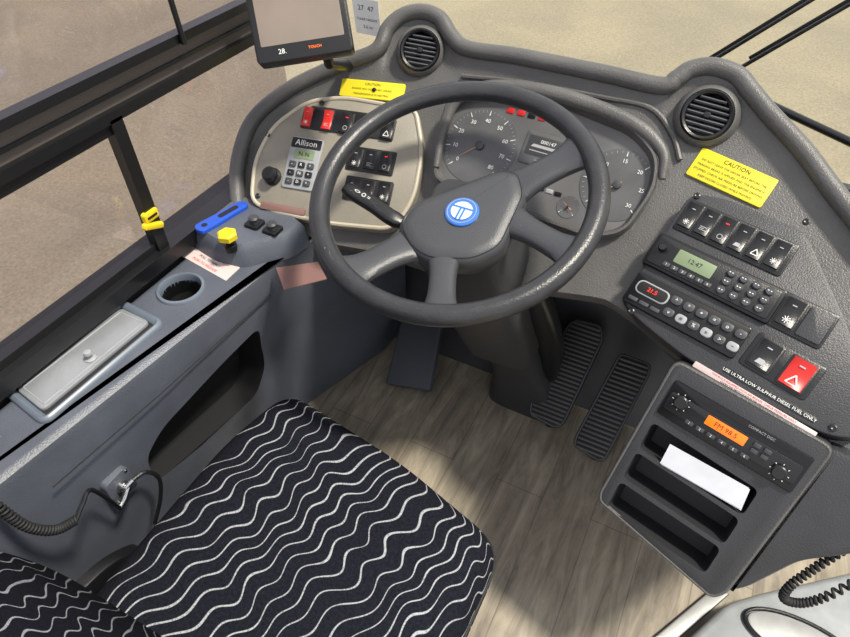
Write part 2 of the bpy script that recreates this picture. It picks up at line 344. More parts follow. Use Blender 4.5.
def gauge(px,py,rr,nums,nd,name='gauge'):
    a,b_=PC.l(px,py,.003); g=MB()
    g.lathe(PC,a,b_,[(rr,.003),(rr*.995,.0038),(.001,.0038)],GAUGE,n=56)
    a0,a1=rad(225),rad(-45)
    n=len(nums); g.ticks(PC,a,b_,rr*.8,rr*.93,n,a0,a1,.0014,WHITE,.0048); g.ticks(PC,a,b_,rr*.87,rr*.93,(n-1)*5+1,a0,a1,.0006,GPRINT,.0048)
    for i,x in enumerate(nums):
        t=a0+(a1-a0)*i/(n-1); g.text(PC,a+rr*.66*cos(t),b_+rr*.66*sin(t),rr*.15,x,WHITE,.005)
    d=Vector((cos(nd),sin(nd))); e=Vector((-d.y,d.x)); o=Vector((a,b_))
    g.quad(PC,[tuple(o+e*.0010-d*.008),tuple(o-e*.0010-d*.008),tuple(o+d*rr*.72)],.008,NEED)
    g.lathe(PC,a,b_,[(rr*.12,.0035),(rr*.11,.009),(.001,.010)],BTN,n=20)
    g.build(name,CL,'round grey gauge with white numerals')
gauge(480,146,.068,['0','10','20','30','40','50','60','70','80'],rad(222))
gauge(617,185,.060,['0','5','10','15','20','25','30'],rad(222))
gauge(568,207,.019,['0','1'],rad(150)); 
d=MB(); a,b_=PC.l(546,152,.003); q=PC.at(a,b_,.003,rad(-2))
d.pad(q,rrect(.082,.056,.003),0,.003,.001,GAUGE); d.pad(q,rrect(.070,.034,.002,2,0,.005),.003,.0036,.0004,BTN)
d.text(q,0,.013,.009,'000147',WHITE,.004); d.quad(q,[(-.028,.002),(.012,.002),(.024,.007),(-.024,.007)],.0042,GPRINT); d.quad(q,[(-.028,-.005),(.028,-.005),(.028,-.0035),(-.028,-.0035)],.0042,GPRINT); d.text(q,0,-.019,.006,'km/h  RPM',GPRINT,.004)
d.build('trip_display',CL)
d=MB()
for i in range(6):
    a,b_=PC.l(511+i*10.5,110.5+i*2.5,.003); q=PC.at(a,b_,.003); d.pad(q,rrect(.0135,.010,.002,2),0,.0015,.0005,RED if i in(0,1,3) else BLK)
d.build('warning_light_row',CL,'row of red and black warning lights')
d=MB()
for i in range(5):
    a,b_=PC.l(524+i*8.5,183+i*2.8,.003); q=PC.at(a,b_,.003); d.pad(q,rrect(.012,.007,.001,2),0,.0015,.0004,(GPRINT if i%2 else BLK))
d.build('indicator_light_row',CL,'row of small pale indicator lights')
def rocker(parent,q,w,h,body=BLK,icon=0,label=None,name='rocker_switch'):
    m=MB(); m.pad(q,rrect(w,h,w*.12,3),.003,.007,.0015,BLK)
    ww,hh=w*.80,h*.86; N=7; rs=[]
    for j in range(N):
        t=-1+2*j/(N-1); z=.0085+.004*t*t-.0008
        rs.append([q.w(-ww/2,t*hh/2,.005),q.w(-ww/2,t*hh/2,z-.001),q.w(-ww/2+.0015,t*hh/2,z),q.w(ww/2-.0015,t*hh/2,z),q.w(ww/2,t*hh/2,z-.001),q.w(ww/2,t*hh/2,.005)])
    m.rings(rs,body)
    iw=ww*.26
    k=icon%5
    t0=.55; zz=.0085+.004*t0*t0+.0004
    q2=q.at(0,-t0*hh/2,zz)
    if k==0: m.ticks(q2,0,0,iw*.4,iw*.9,8,0,2*pi*.875,iw*.15,WHITE,.0004); m.lathe(q2,0,0,[(iw*.35,0),(iw*.3,.0005)],WHITE,n=12)
    elif k==1:
        for c_ in (-.5,0,.5): m.quad(q2,[(-iw,iw*c_),(iw*(.3 if c_==0 else 1),iw*c_),(iw*(.3 if c_==0 else 1),iw*(c_+.2)),(-iw,iw*(c_+.2))],.0004,GPRINT)
    elif k==2: m.ticks(q2,0,0,iw*.6,iw*.8,16,0,2*pi*.94,iw*.28,GPRINT,.0004)
    elif k==3: m.quad(q2,[(-iw,-iw*.6),(iw,-iw*.6),(iw*.6,iw*.5),(-iw*.6,iw*.5)],.0004,GPRINT)
    elif k==4:
        A=[(0,iw*1.1),(-iw,-iw*.7),(iw,-iw*.7)]
        for i in range(3):
            a_=Vector(A[i]); c_=Vector(A[(i+1)%3]); d_=(c_-a_).normalized(); e_=Vector((-d_.y,d_.x))*iw*.11
            m.quad(q2,[tuple(a_+e_),tuple(a_-e_),tuple(c_-e_),tuple(c_+e_)],.0004,WHITE)
    q3=q.at(0,t0*hh/2,zz)
    m.quad(q3,[(-iw*.5,-iw*.12),(iw*.5,-iw*.12),(iw*.5,iw*.12),(-iw*.5,iw*.12)],.0004,REDL if icon==2 else GPRINT)
    return m.build(name,parent,label or 'black rocker switch with pale symbol',group='dashboard rocker switches')
def along(pl,p0,p1,n,c=.004):
    a=Vector(pl.l(*p0,c)); b=Vector(pl.l(*p1,c)); ang=math.atan2((b-a).y,(b-a).x)
    return [pl.at(*(a.lerp(b,i/max(1,n-1))),0,ang) for i in range(n)],(b-a).length/max(1,n-1)
qs,pt=along(PA,(690,217),(777,256),6)
m=MB(); mid=PA.at(*PA.l(733.5,236.5,.004),0,math.atan2(qs[0].u.dot(PA.v),qs[0].u.dot(PA.u))); m.pad(mid,rrect(pt*6+.006,.054,.005),.003,.0062,.0015,BLK); m.build('switch_bezel',RP)
for i,q in enumerate(qs): rocker(RP,q,pt*.94,.047,icon=i)
rotA=math.atan2(qs[0].u.dot(PA.v),qs[0].u.dot(PA.u))
m=MB(); mid=PA.at(*PA.l(800,319,.004),0,rotA); m.pad(mid,rrect(.080,.055,.006),.003,.0062,.0015,BLK); m.pad(mid,rrect(.032,.046,.003,4,.02,0),.006,.009,.001,PANEL); m.build('switch_bezel',RP)
rocker(RP,PA.at(*PA.l(790,314,.004),0,rotA),.030,.047,icon=5)
rot2=math.atan2(*(lambda a,b:((b[1]-a[1]),(b[0]-a[0])))(PA.l(764,355,.004),PA.l(797,374,.004)))
m=MB(); mid=PA.at(*PA.l(781.5,365.5,.004),0,rot2); m.pad(mid,rrect(.094,.054,.006),.003,.0058,.0015,BLK); m.build('switch_bezel',RP)
rocker(RP,PA.at(*PA.l(765,356,.004),0,rot2),.034,.046,icon=3)
rocker(RP,PA.at(*PA.l(797,375,.004),0,rot2),.038,.048,body=RED,icon=4,label='red hazard warning switch with white triangle')
def rotpx(pl,p0,p1):
    a=Vector(pl.l(*p0)); b=Vector(pl.l(*p1)); return math.atan2((b-a).y,(b-a).x)
m=MB(); rr=rotpx(PA,(738,370),(812,412)); q=PA.at(*PA.l(768,394,.004),.004,rr)
m.text(q,0,0,.0062,'USE ULTRA LOW SULPHUR DIESEL FUEL ONLY',WHITE,.001)
m.pad(q,rrect(.126,.0085,.001,2),0,.0005,.0001,BLK)
m.build('fuel_label',RP,'black label with white capital lettering')
m=MB(); rr=rotpx(PA,(700,361),(812,427)); q=PA.at(*PA.l(752,398,.004),.0045,rr)
m.pad(q,rrect(.172,.009,.001,2),0,.0005,.0001,PINK)
m.text(q,-.0,.0016,.004,'THIS BUS IS EQUIPPED WITH AIR BRAKES  CHECK PRESSURE DAILY',RED,.0008); m.text(q,-.0,-.0026,.0035,'CLEAN THE PARTICULATE FILTER ONLY WHEN PARKED',BLK,.0008)
m.build('warning_label',RP,'long pale label with tiny red print')
m=MB(); q=fit(731,177,(20,9),(5,-14),.027)
m.pad(q,rrect(.123,.050,.003,3),-.004,.001,.0003,YEL)
m.text(q,0,.017,.0095,'CAUTION',BLK,.0016)
for i,s_ in enumerate(['DO NOT LEAVE THE DRIVER SEAT BEFORE THE','PARKING BRAKE IS APPLIED AND THE ENGINE IS','STOPPED. CHECK AIR PRESSURE BEFORE DRIVING.','KEEP DOORS CLOSED WHILE MOVING.']):
    m.text(q,0,.007-i*.0085,.0050,s_,BLK,.0016)
m.build('caution_sticker',DASH,'yellow caution sticker with black lettering')
m=MB(); q0=fit(372,90,(20,2),(0,-8),.024)
m.pad(q0,rrect(.128,.034,.003,3),-.004,.001,.0003,YEL)
for i,s_ in enumerate(['CAUTION','ENGINE WILL NOT START UNLESS','TRANSMISSION IS IN NEUTRAL']): m.text(q0,0,.010-i*.010,.007 if i==0 else .0052,s_,BLK,.0016)
m.lathe(q0,.005,0,[(.004,.001),(.004,.003),(.001,.004)],BLK,n=14)
m.build('caution_sticker',DASH,'yellow sticker with small black print')
def unit(px,py,label,name,cat):
    a,b_=PA.l(px,py,.004); q=PA.at(a,b_,.004,rotA)
    root=empty(name,q.w(0,0,-.02),label,cat); return q,root
q,rt=unit(711,277,'black upper radio unit with green display set in the dashboard','radio','radio')
m=MB(); m.pad(q,rrect(.194,.055,.005),-.03,.007,.002,FACE); m.pad(q,rrect(.184,.046,.004),.007,.009,.001,BLK); m.build('faceplate',rt)
m=MB(); m.pad(q,rrect(.058,.022,.002,2,-.028,.004),.009,.010,.0004,LCD); m.text(q,-.028,.004,.010,'12:47',BLK,.0105); m.build('display',rt,'green liquid crystal display')
m=MB(); m.lathe(q,-.080,.004,[(.006,.009),(.006,.015),(.0048,.017),(.001,.017)],BLK,n=20); m.build('knob',rt)
for i in range(6):
    m=MB(); m.pad(q,rrect(.011,.007,.002,3,-.062+i*.013,-.016),.009,.012,.001,BTN); m.text(q,-.062+i*.013,-.016,.005,str(i+1),WHITE,.0125); m.build('button',rt)
for i in range(4):
    for j in range(3):
        m=MB(); x=.022+i*.0185; y=.015-j*.0145; m.lathe(q,x,y,[(.0062,.009),(.0062,.012),(.005,.013),(.001,.013)],BTN,n=16); m.ticks(q,x,y,.001,.003,2,0,pi,.0012,WHITE,.0135); m.build('button',rt)
q,rt=unit(684,314,'black climate control unit with red digits and oval trim','climate_control','climate control')
m=MB(); m.pad(q,rrect(.176,.052,.005),-.03,.007,.002,FACE); m.pad(q,rrect(.052,.022,.011,6,-.054,.005),.007,.009,.001,LGREY); m.pad(q,rrect(.047,.0175,.0087,6,-.054,.005),.009,.0098,.0004,DARK); m.build('faceplate',rt)
m=MB(); m.text(q,-.054,.005,.009,'21.5',REDL,.0103); m.build('display',rt,'red digits')
for i in range(6):
    m=MB(); x=-.018+i*.0195; m.pad(q,rrect(.0165,.013,.006,5,x,.010),.007,.011,.0015,BTN); m.text(q,x,.010,.008,'^*+=o-'[i],WHITE,.0115); m.build('button',rt)
    m=MB(); m.pad(q,rrect(.0165,.013,.006,5,x,-.011),.007,.011,.0015,LGREY if i%2 else BTN); m.text(q,x,-.011,.008,'v#%x>~'[i],BLK if i%2 else WHITE,.0115); m.build('button',rt)
for i in range(3):
    m=MB(); m.pad(q,rrect(.015,.006,.002,3,-.073+i*.018,-.017),.007,.010,.001,BTN); m.build('button',rt)
# ----- left panel instruments
rD=rotpx(PD,(306,118),(390,130))
def qd(x,y): return PD.at(*PD.l(x,y,.004),0,rD)
m=MB(); m.pad(qd(350,123),rrect(.165,.046,.004),.003,.006,.001,BLK); m.build('switch_bezel',LP)
for i,x in enumerate((308,328,347,366,388)):
    rocker(LP,qd(x,118+i*3.0),.022 if i<2 else .026,.042,body=RED if i<2 else BLK,icon=i,label='red guarded rocker switch' if i<2 else None)
for j,(y,xs) in enumerate(((161,(356,371,386)),(191,(352,368,384)))):
    m=MB(); m.pad(qd(xs[1],y),rrect(.092,.046,.004),.003,.006,.001,BLK); m.build('switch_bezel',LP)
    for i,x in enumerate(xs): rocker(LP,qd(x,y+(i-1)*2),.025,.040,icon=i+j*3)
q=qd(303,164); m=MB(); m.pad(q,rrect(.064,.100,.006),.003,.008,.002,LGREY); m.pad(q,rrect(.060,.019,.002,3,0,.038),.008,.0088,.0003,BLK); m.text(q,0,.038,.016,'Allison',WHITE,.0095)
m.pad(q,rrect(.040,.018,.002,3,0,.017),.008,.0088,.0003,LCD); m.text(q,0,.017,.012,'N N',BLK,.0095); KP=m.build('shifter_keypad',LP,'grey transmission keypad')
for i in range(3):
    for j in range(3):
        m=MB(); x=-.018+i*.018; y=-.004-j*.0165; m.pad(q,rrect(.013,.011,.002,3,x,y),.008,.0115,.001,BLK if (i+j)%2 else BTN); m.text(q,x,y,.008,'RND'[j] if i==1 else ('+' if i else '-'),WHITE,.012); m.build('button',KP)
m=MB(); q=qd(273,177); m.lathe(q,0,0,[(.017,.003),(.017,.008),(.013,.012),(.014,.024),(.011,.028),(.001,.029)],BLK,n=28); m.build('knob',LP,'round black mirror knob')
m=MB(); q=qd(283,209); m.pad(q,rrect(.09,.014,.003),.003,.008,.001,BROWN); m.build('indicator_strip',LP,'dark red indicator strip')
# ----- lower pod
pb=PB.L((676,357),(838,447),(728,592),(712,597),(600,500),(600,490))
m=MB(); m.pad(PB,rpoly(pb,.018,6),-.16,.012,.006,PANEL); m.mi(POCK)
POD=m.build('storage_pod',DASH,'dark lower pod with three open pockets')
def pk(*pp): return rpoly(PB.L(*pp,c=.012),.008,5)
def lerp2(a,b,t): return (a[0]+(b[0]-a[0])*t,a[1]+(b[1]-a[1])*t)
pTL,pTR,pBR,pBL=(653,423),(758,491),(703,575),(606,509)
pockets=[]
for k in range(3):
    t0,t1=k*.345,k*.345+.285
    pockets.append(pk(lerp2(pTL,pBL,t0),lerp2(pTR,pBR,t0),lerp2(pTR,pBR,t1),lerp2(pTL,pBL,t1)))
cs=[]
for pp in pockets:
    c=MB(); c.slab(PB,pp,[(.004,-.040),(0,-.02),(0,.006),(-.004,.03)],DARK); cs.append(c)
c=MB(); c.slab(PB,rpoly(PB.L((676,381),(800,459),(786,489),(662,409),c=.012),.003,2),[(0,-.03),(0,.03)],DARK); cs.append(c)
cut(POD,cs)
m=MB(); el=[PB.w(a,b_,.0095) for a,b_ in inset(rpoly(pb,.018,6),.004)]; m.tube(el,.0030,SHELL,n=8,closed=True); m.build('pod_edge',DASH,'lighter moulded edge')
m=MB(); lb=PB.L((826,442),(905,480),(905,545),(850,556),(800,562),(745,590),(722,592)); m.slab(PB,rpoly(lb,.015,5),[(-.0,-.22),(0,-.09),(.001,-.004),(.004,.003),(.010,.005)],PANEL); m.build('dashboard_side_body',DASH,'charcoal moulded body flowing on from the pod')
rB=rotpx(PB,(676,400),(795,470))
q=PB.at(*PB.l(731,434,.012),.012,rB)
rt=empty('radio',q.w(0,0,-.02),'black compact disc radio with glowing orange display in the pod','radio')
m=MB(); m.pad(q,rrect(.194,.056,.004),-.02,.004,.002,FACE); m.quad(q,[(-.07,.018),(.07,.018),(.07,.0205),(-.07,.0205)],.0042,DARK); m.pad(q,rrect(.186,.028,.004,4,0,-.002),.004,.006,.001,BLK); m.text(q,.03,.0235,.005,'COMPACT DISC',GPRINT,.0045); m.build('faceplate',rt)
m=MB(); m.pad(q,rrect(.056,.014,.001,2,-.008,.002),.006,.007,.0003,ORG); m.text(q,-.008,.002,.010,'FM 98.5',BLK,.0075); m.build('display',rt,'orange display')
for x,y,r_ in ((-.075,.004,.010),(.072,-.010,.010)):
    m=MB(); m.lathe(q,x,y,[(r_,.005),(r_,.011),(r_*.8,.013),(.001,.013)],BLK,n=22); m.ticks(q,x,y,r_*1.1,r_*1.3,8,0,2*pi*.875,.001,WHITE,.0065); m.build('knob',rt)
for i in range(6):
    m=MB(); m.pad(q,rrect(.012,.006,.0015,3,-.052+i*.016,-.0155),.004,.008,.001,BTN); m.text(q,-.052+i*.016,-.0155,.005,str(i+1),WHITE,.0085); m.build('button',rt)
for i in range(4):
    m=MB(); m.pad(q,rrect(.010,.006,.0015,3,.034+(i%2)*.014,.006-(i//2)*.009),.006,.009,.001,BTN); m.build('button',rt)
pq=ccw(PB.L((670,444),(749,488),(740,509),(660,463),c=.014)); m=MB(); m.slab(PB,pq,[(0,.0135),(0,.0141)],PAPER); m.slab(PB,[(a*1.0+.002,b_-.0015) for a,b_ in pq],[(0,.0125),(0,.0130)],PAPER)
m.build('paper_sheet',label='folded white paper sheet in the upper storage pocket',category='paper')
# ------------------------------------------------------------ side console
bt=[(-.795,-.3),(-.72,-.3),(-.705,.1),(-.696,.70),(-.61,.96),(-.61,1.1),(-.795,1.1)]
tp=[(-.795,-.3),(-.70,-.3),(-.685,.1),(-.632,.645),(-.565,.93),(-.56,1.0),(-.795,1.0)]
m=MB()
def lf(z,k,ins=0):
    b2=[(b[0]*(1-k)+t[0]*k,b[1]*(1-k)+t[1]*k) for b,t in zip(bt,tp)]
    b2=rpoly(b2,.02,5); b2=inset(b2,ins); return [Vector((a,b,z)) for a,b in b2]
m.rings([lf(FLOOR,0),lf(.3,.28),lf(.5,.66),lf(HT-.016,.98),lf(HT-.006,1,.003),lf(HT-.001,1,.010),lf(HT,1,.015)],CONS); m.mi(DARK)
CO=m.build('side_console',label='blue-grey plastic side console below the driver window',category='console')
cxy=PH.l(181,289); c1=MB(); c1.lathe(PH,cxy[0],cxy[1],[(.033,-.09),(.036,.05)],DARK,n=32)
c2=MB(); fq=Pl((-.68,.44,.475),(0,1,0),(0,0,1)); c2.slab(fq,rpoly([(-.15,-.055),(.11,-.095),(.145,-.04),(.145,.085),(.05,.078),(-.10,.055),(-.145,.02)],.022,4),[(0,-.05),(0,.1)],DARK)
CO.data.materials.clear(); CO.data.materials.append(CONS); CO.data.materials.append(DARK)
cut(CO,[c1,c2])
m=MB(); m.tube([Vector((-.667,.16,.62)),Vector((-.652,.35,.62)),Vector((-.638,.62,.62))],.0012,BLKM,n=6); m.build('panel_seam',CO,'thin dark panel seam')
m=MB(); m.lathe(PH,cxy[0],cxy[1],[(.0345,-.02),(.0345,.003),(.036,.005),(.040,.004),(.042,.001),(.042,-.002)],LID,n=40,cap0=False,cap1=False); m.lathe(PH,cxy[0],cxy[1],[(.0335,-.085),(.0345,-.01)],BLK,n=32,cap1=False); m.build('cup_holder',CO,'round cup holder with grey rim')
fr=rpoly(PH.L((1,392),(122,300),(167,323),(44,428)),.020,6)
m=MB(); m.slab(PH,fr,[(0,-.004),(0,.003),(.002,.006),(.006,.008),(.010,.006),(.014,.001)],LID,cap1=False); m.slab(PH,inset(fr,.012),[(0,0),(0,.0012)],BLKM); LF=m.build('compartment_frame',CO,'grey bevelled compartment frame')
m=MB(); lid=rpoly(PH.L((17,391),(122,310),(151,324),(44,413)),.010,5); m.pad(PH,lid,.001,.006,.002,LIDM); m.tube([PH.w(a,b_,.006) for a,b_ in inset(lid,.008)],.0010,LGREY,n=6,closed=True); LD=m.build('compartment_lid',CO,'light grey storage compartment lid')
kx=PH.l(90,357,.01); m=MB(); m.lathe(PH,kx[0],kx[1],[(.009,.005),(.009,.008),(.0045,.010),(.004,.015),(.0068,.018),(.0055,.022),(.001,.023)],LGREY,n=24); m.build('knob',LD,'small round knob')
m=MB(); lp=PH.L((199,240),(240,268),(226,281),(178,254)); m.slab(PH,lp,[(0,-.001),(0,.0008)],PINK)
rr=rotpx(PH,(185,251),(228,277)); q=PH.at(*PH.l(209,262),.0012,rr)
for i,s_ in enumerate(['PARKING BRAKE','PULL TO APPLY','PUSH TO RELEASE']): m.text(q,0,.014-i*.012,.008,s_,RED if i!=1 else BLK,0)
m.build('warning_label',CO,'pale label with red print')
m=MB(); lp=PH.L((276,268),(318,262),(327,279),(284,290)); m.slab(PH,lp,[(0,-.001),(0,.0008)],BROWN); m.build('warning_label',CO,'brownish red label')
LZ=.722; PL2=Pl((0,0,LZ),(1,0,0),(0,1,0))
led=rpoly(PL2.L((186,222),(238,194),(285,208),(302,222),(285,234),(240,246),(215,240)),.012,4)
m=MB(); m.slab(PL2,led,[(-.012,HT-LZ-.005),(-.006,-.015),(0,-.005),(.004,0)],CONS); m.build('raised_ledge',CO)
BV=empty('parking_brake_valve',PL2.w(*PL2.l(230,248),0),'yellow push-pull parking brake knob on the side console','brake knob')
a,b_=PL2.l(230,245); m=MB(); m.lathe(PL2,a,b_,[(.012,-.01),(.012,.002),(.006,.004),(.006,.022)],BLK,n=24); m.build('stem',BV)
m=MB(); m.slab(PL2,[(a+.018*cos(i*pi/3+.3),b_+.018*sin(i*pi/3+.3)) for i in range(6)],[(.005,.012),(0,.016),(0,.025),(.003,.028),(.007,.028),(.008,.026)],YELP); m.build('knob',BV,'yellow angular knob')
for (x,y) in ((255,225),(273,231)):
    a,b_=PL2.l(x,y); m=MB(); m.pad(PL2.at(a,b_),rrect(.030,.028,.005),0,.007,.002,BLK); m.lathe(PL2,a,b_,[(.009,.006),(.008,.012),(.010,.016),(.007,.019),(.001,.019)],HUB,n=20)
    m.build('control_knob',CO,'small dark control knob')
a,b_=PL2.l(223,218); rr=rotpx(PL2,(200,234),(247,207)); q=PL2.at(a,b_,.0,rr)
m=MB(); m.pad(q,rpoly([(-.054,-.014),(-.02,-.015),(.02,-.013),(.050,-.013),(.056,-.002),(.05,.012),(.0,.013),(-.050,.015),(-.058,.004)],.006,3),0,.007,.002,BLUE)
m.slab(q,rrect(.044,.011,.005,5,.014,.0),[(0,.0068),(0,.0076)],DARK); m.lathe(q,-.040,0,[(.0055,.0068),(.0055,.0076)],DARK,n=16); m.build('seat_belt_cutter',label='flat blue plastic seat belt cutter lying on the console',category='cutter')
# socket and coiled hose
sq=Pl((-.668,.235,.505),(0,1,0),(0,0,1))
SK=empty('air_hose_connector',sq.o,'chrome hose connector on the console side panel','connector')
m=MB(); m.pad(sq,rrect(.046,.060,.010),-.03,.001,.001,CONS); 
for x,y in ((-.017,-.023),(.017,.023)): m.lathe(sq,x,y,[(.003,.001),(.0025,.003),(.001,.003)],CHROME,n=12)
m.build('mounting_plate',SK)
m=MB(); m.lathe(sq,0,0,[(.011,.001),(.011,.007),(.007,.009),(.007,.014)],CHROME,n=20)
m.tube([sq.w(.004,.004,.012),sq.w(-.012,-.006,.016),sq.w(-.026,-.011,.018)],[.005,.005,.004],CHROME,n=14); m.tube([sq.w(0,.006,.012),sq.w(.014,.009,.014)],[.004,.0045],CHROME,n=12); m.build('fitting',SK,'chrome fitting')
m=MB(); m.tube(spline([sq.w(.014,.009,.014),sq.w(.035,.006,.020),sq.w(.045,-.02,.028),sq.w(.03,-.06,.03),sq.w(.0,-.10,.03)],24),.0035,BLK,n=8); m.build('hose_tail',SK,'short black hose')
def coil(path,Rr,r_,turns,mt,per=14):
    n=turns*per; P=spline(path,n); out=[]; prev=None
    for i in range(n+1):
        t=(P[min(i+1,n)]-P[max(i-1,0)]).normalized()
        sd=(t.cross(Z) if prev is None else prev-t*prev.dot(t)).normalized(); prev=sd; u2=sd.cross(t); a=2*pi*i/per
        out.append(P[i]+(sd*cos(a)+u2*sin(a))*Rr)
    return out
st=sq.w(-.026,-.011,.018)
m=MB(); m.tube(spline([st,W(92,490,.90),W(82,505,.88),W(76,520,.87)],20),.0035,BLK,n=8)
m.tube(coil([W(76,520,.87),W(55,530,.85),W(28,527,.82),W(2,510,.79),W(-30,485,.76)],.0055,.003,32,BLKM,per=10),.0022,BLKM,n=6)
m.build('coiled_hose',label='black coiled air hose hanging beside the seat',category='hose')
# ------------------------------------------------------------ pedals
tp_u,tp_v=tilt((1,0,0),42)
def mkpedal(name,base,quadpx,label,ribs):
    z0=.20; o=W(base[0],base[1],(CAM.z-z0)/-dr(*base).z); q=Pl(o,tp_u,tp_v)
    pts=rpoly(q.L(*quadpx),.014,4); xs=[p_[0] for p_ in pts]; ys=[p_[1] for p_ in pts]
    root=empty(name,(o.x,o.y,FLOOR),label,'pedal')
    m=MB(); m.pad(q,pts,-.012,.004,.003,BLKM); m.slab(q,inset(pts,.002),[(0,.003),(0,.0045),(.003,.0045),(.003,.003)],HUB); m.build('pad',root)
    y0,y1=min(ys)+.014,max(ys)-.014
    c=sum(xs)/len(xs); m=MB()
    for i in range(ribs):
        y=y0+(y1-y0)*i/(ribs-1)
        xi=[]; N=len(pts)
        for k in range(N):
            a,b2=pts[k],pts[(k+1)%N]
            if (a[1]-y)*(b2[1]-y)<0: xi.append(a[0]+(b2[0]-a[0])*(y-a[1])/(b2[1]-a[1]))
        if len(xi)>=2:
            l_,r_=min(xi)+.007,max(xi)-.007
            m.pad(q,rrect(r_-l_,(y1-y0)/ribs*.45,.0008,2,(l_+r_)/2,y),.003,.0065,.0008,RIB)
    m.build('tread',root,'ribbed grey tread')
    b0=q.w(c,y0+.02,-.01); m=MB(); m.tube([b0,Vector((b0.x,b0.y+.01,FLOOR))],.014,BLK,n=10); m.build('mount',root)
mkpedal('brake_pedal',(545,420),[(575,319),(602,325),(604,340),(564,425),(555,429),(529,415),(530,402),(567,325)],'long black brake pedal with ribbed tread on the floor',24)
mkpedal('accelerator_pedal',(590,452),[(620,352),(652,364),(650,375),(606,460),(598,462),(573,446),(575,436)],'long black accelerator pedal beside the brake pedal',22)
o=W(408,388,(CAM.z-.19)/-dr(408,388).z); q=Pl(o,*tilt((1,0,0),35)); m=MB(); fp=rpoly(q.L((402,322),(442,326),(430,391),(386,384)),.006,3)
m.pad(q,fp,-.02,.006,.003,SLATE)
m.build('footrest_pad',None,'slate grey footrest pad beside the steering column','footrest')
# ------------------------------------------------------------ steering column and wheel
TAU=rad(19); wu=Vector((1,0,0)); wv=Vector((0,cos(TAU),sin(TAU)))
WC=W(455,192,.93); PW=Pl(WC,wu,wv); RW=.2105
COL=empty('steering_column',(-.25,.95,FLOOR),'dark grey steering column with angular shroud standing on the floor','steering column')
m=MB(); cp=spline([PW.w(0,0,-.045),PW.w(.005,.01,-.10),Vector((-.285,.79,.66)),Vector((-.268,.84,.53)),Vector((-.255,.875,.44))],20)
m.tube(cp,[(.05+.034*min(1,i/6)-.010*max(0,(i-10)/10),.05+.012*min(1,i/6)-.006*max(0,(i-10)/10)) for i in range(21)],SHR,n=28,upv=(0,1,.3),sq=.45); m.build('column_shroud',COL)
m=MB(); m.tube(spline([Vector((-.25,.885,.46)),Vector((-.235,.925,.34)),Vector((-.222,.955,.24)),Vector((-.212,.97,FLOOR))],10),[(.058,.036)]*4+[(.058,.038),(.062,.04),(.068,.042),(.076,.044),(.082,.046),(.086,.046),(.088,.046)],SHR,n=28,upv=(0,1,.3),sq=.5); m.build('column_base',COL,'flared grey base')
m=MB(); m.tube(spline([Vector((-.205,.80,.68)),Vector((-.18,.85,.56)),Vector((-.17,.92,.42)),Vector((-.175,.97,.28))],10),[(.022,.03)]*11,BLK,n=14,sq=.6); m.build('column_bracket',COL)
sp=[PW.w(-.03,-.03,-.075),W(398,221,.97),W(372,204,.985),W(345,188,1.0)]
m=MB(); m.tube(spline(sp,14),[(.007,.007)]*3+[(.009,.008)]*2+[(.0125,.009)]*9+[(.009,.007)],BLK,n=14,sq=.6,upv=tuple(PW.n))
q=Pl(W(368,200.5,.971),sp[2]-sp[3],PW.n.cross(sp[2]-sp[3])); m.text(q,-.01,0,.010,'<> O =',WHITE,.009); m.build('indicator_stalk',COL,'black turn signal stalk with white symbols')
SW=empty('steering_wheel',PW.w(0,0,-.03),'large black four-spoke bus steering wheel with blue round emblem','steering wheel')
m=MB(); m.tube([PW.w(RW*cos(2*pi*i/72),RW*sin(2*pi*i/72),0) for i in range(72)],(.0160),RIM,n=16,closed=True,upv=tuple(PW.n)); m.build('rim',SW,'leather-grained black rim')
def spoke(px0,px1,w0,w1,wm):
    a0=PW.l(*px0,-.032); a1=PW.l(*px1,0); e=Vector(a1).normalized()*RW*.985
    p0=PW.w(*a0,-.034); p3=PW.w(e.x,e.y,-.002); p1=p0.lerp(p3,.35)+PW.n*.0; p2=p0.lerp(p3,.75)-PW.n*.003
    P=spline([p0,p1,p2,p3],14)
    def wd(t): return wm+(w0-wm)*max(0,1-t/.45)**2+(w1-wm)*max(0,(t-.5)/.5)**2
    mm=MB(); mm.tube(P,[(wd(i/14),.013-.003*i/14) for i in range(15)],HUB,n=16,upv=tuple(PW.n),sq=.75)
    mm.build('spoke',SW,'curved dark grey spoke')
spoke((508,192),(583,148),.036,.040,.024); spoke((505,218),(566,248),.034,.034,.020); spoke((415,243),(347,272),.036,.040,.024); spoke((445,250),(440,306),.034,.030,.020)
hp=rpoly(PW.L((396,226),(412,203),(500,169),(521,172),(528,196),(503,250),(474,264),(428,263),(408,250),c=-.02),.018,5)
m=MB(); m.slab(PW,hp,[(.006,-.06),(0,-.045),(0,-.026),(.003,-.019),(.010,-.014),(.022,-.0115)],HUB); HB=m.build('hub',SW,'dark grey centre horn pad')
hp2=inset(hp,.007); m=MB(); m.tube([PW.w(a,b_,-.0165) for a,b_ in hp2],.0010,BLK,n=6,closed=True); m.build('hub_seam',SW)
a,b_=PW.l(462,212,-.01); m=MB(); m.lathe(PW,a,b_,[(.026,-.012),(.026,-.009),(.0245,-.0075),(.001,-.0075)],EMB,n=40)
m.ticks(PW,a,b_,.0212,.0222,60,0,2*pi*59/60,.0025,GPRINT,-.0065)
e=PW.at(a,b_,-.0065); MK=mat('silver_mark',(205,214,226),.35,.2)
m.lathe(e,0,0,[(.0165,0),(.0165,.0003)],MK,n=36)
m.quad(e,[(-.017,.0035),(.017,.0035),(.016,.0065),(-.016,.0065)],.0007,EMB); m.quad(e,[(-.0045,.005),(-.0015,.005),(-.0015,-.0168),(-.0045,-.0162)],.0007,EMB); m.quad(e,[(.0015,.005),(.0045,.005),(.0045,-.0162),(.0015,-.0168)],.0007,EMB)
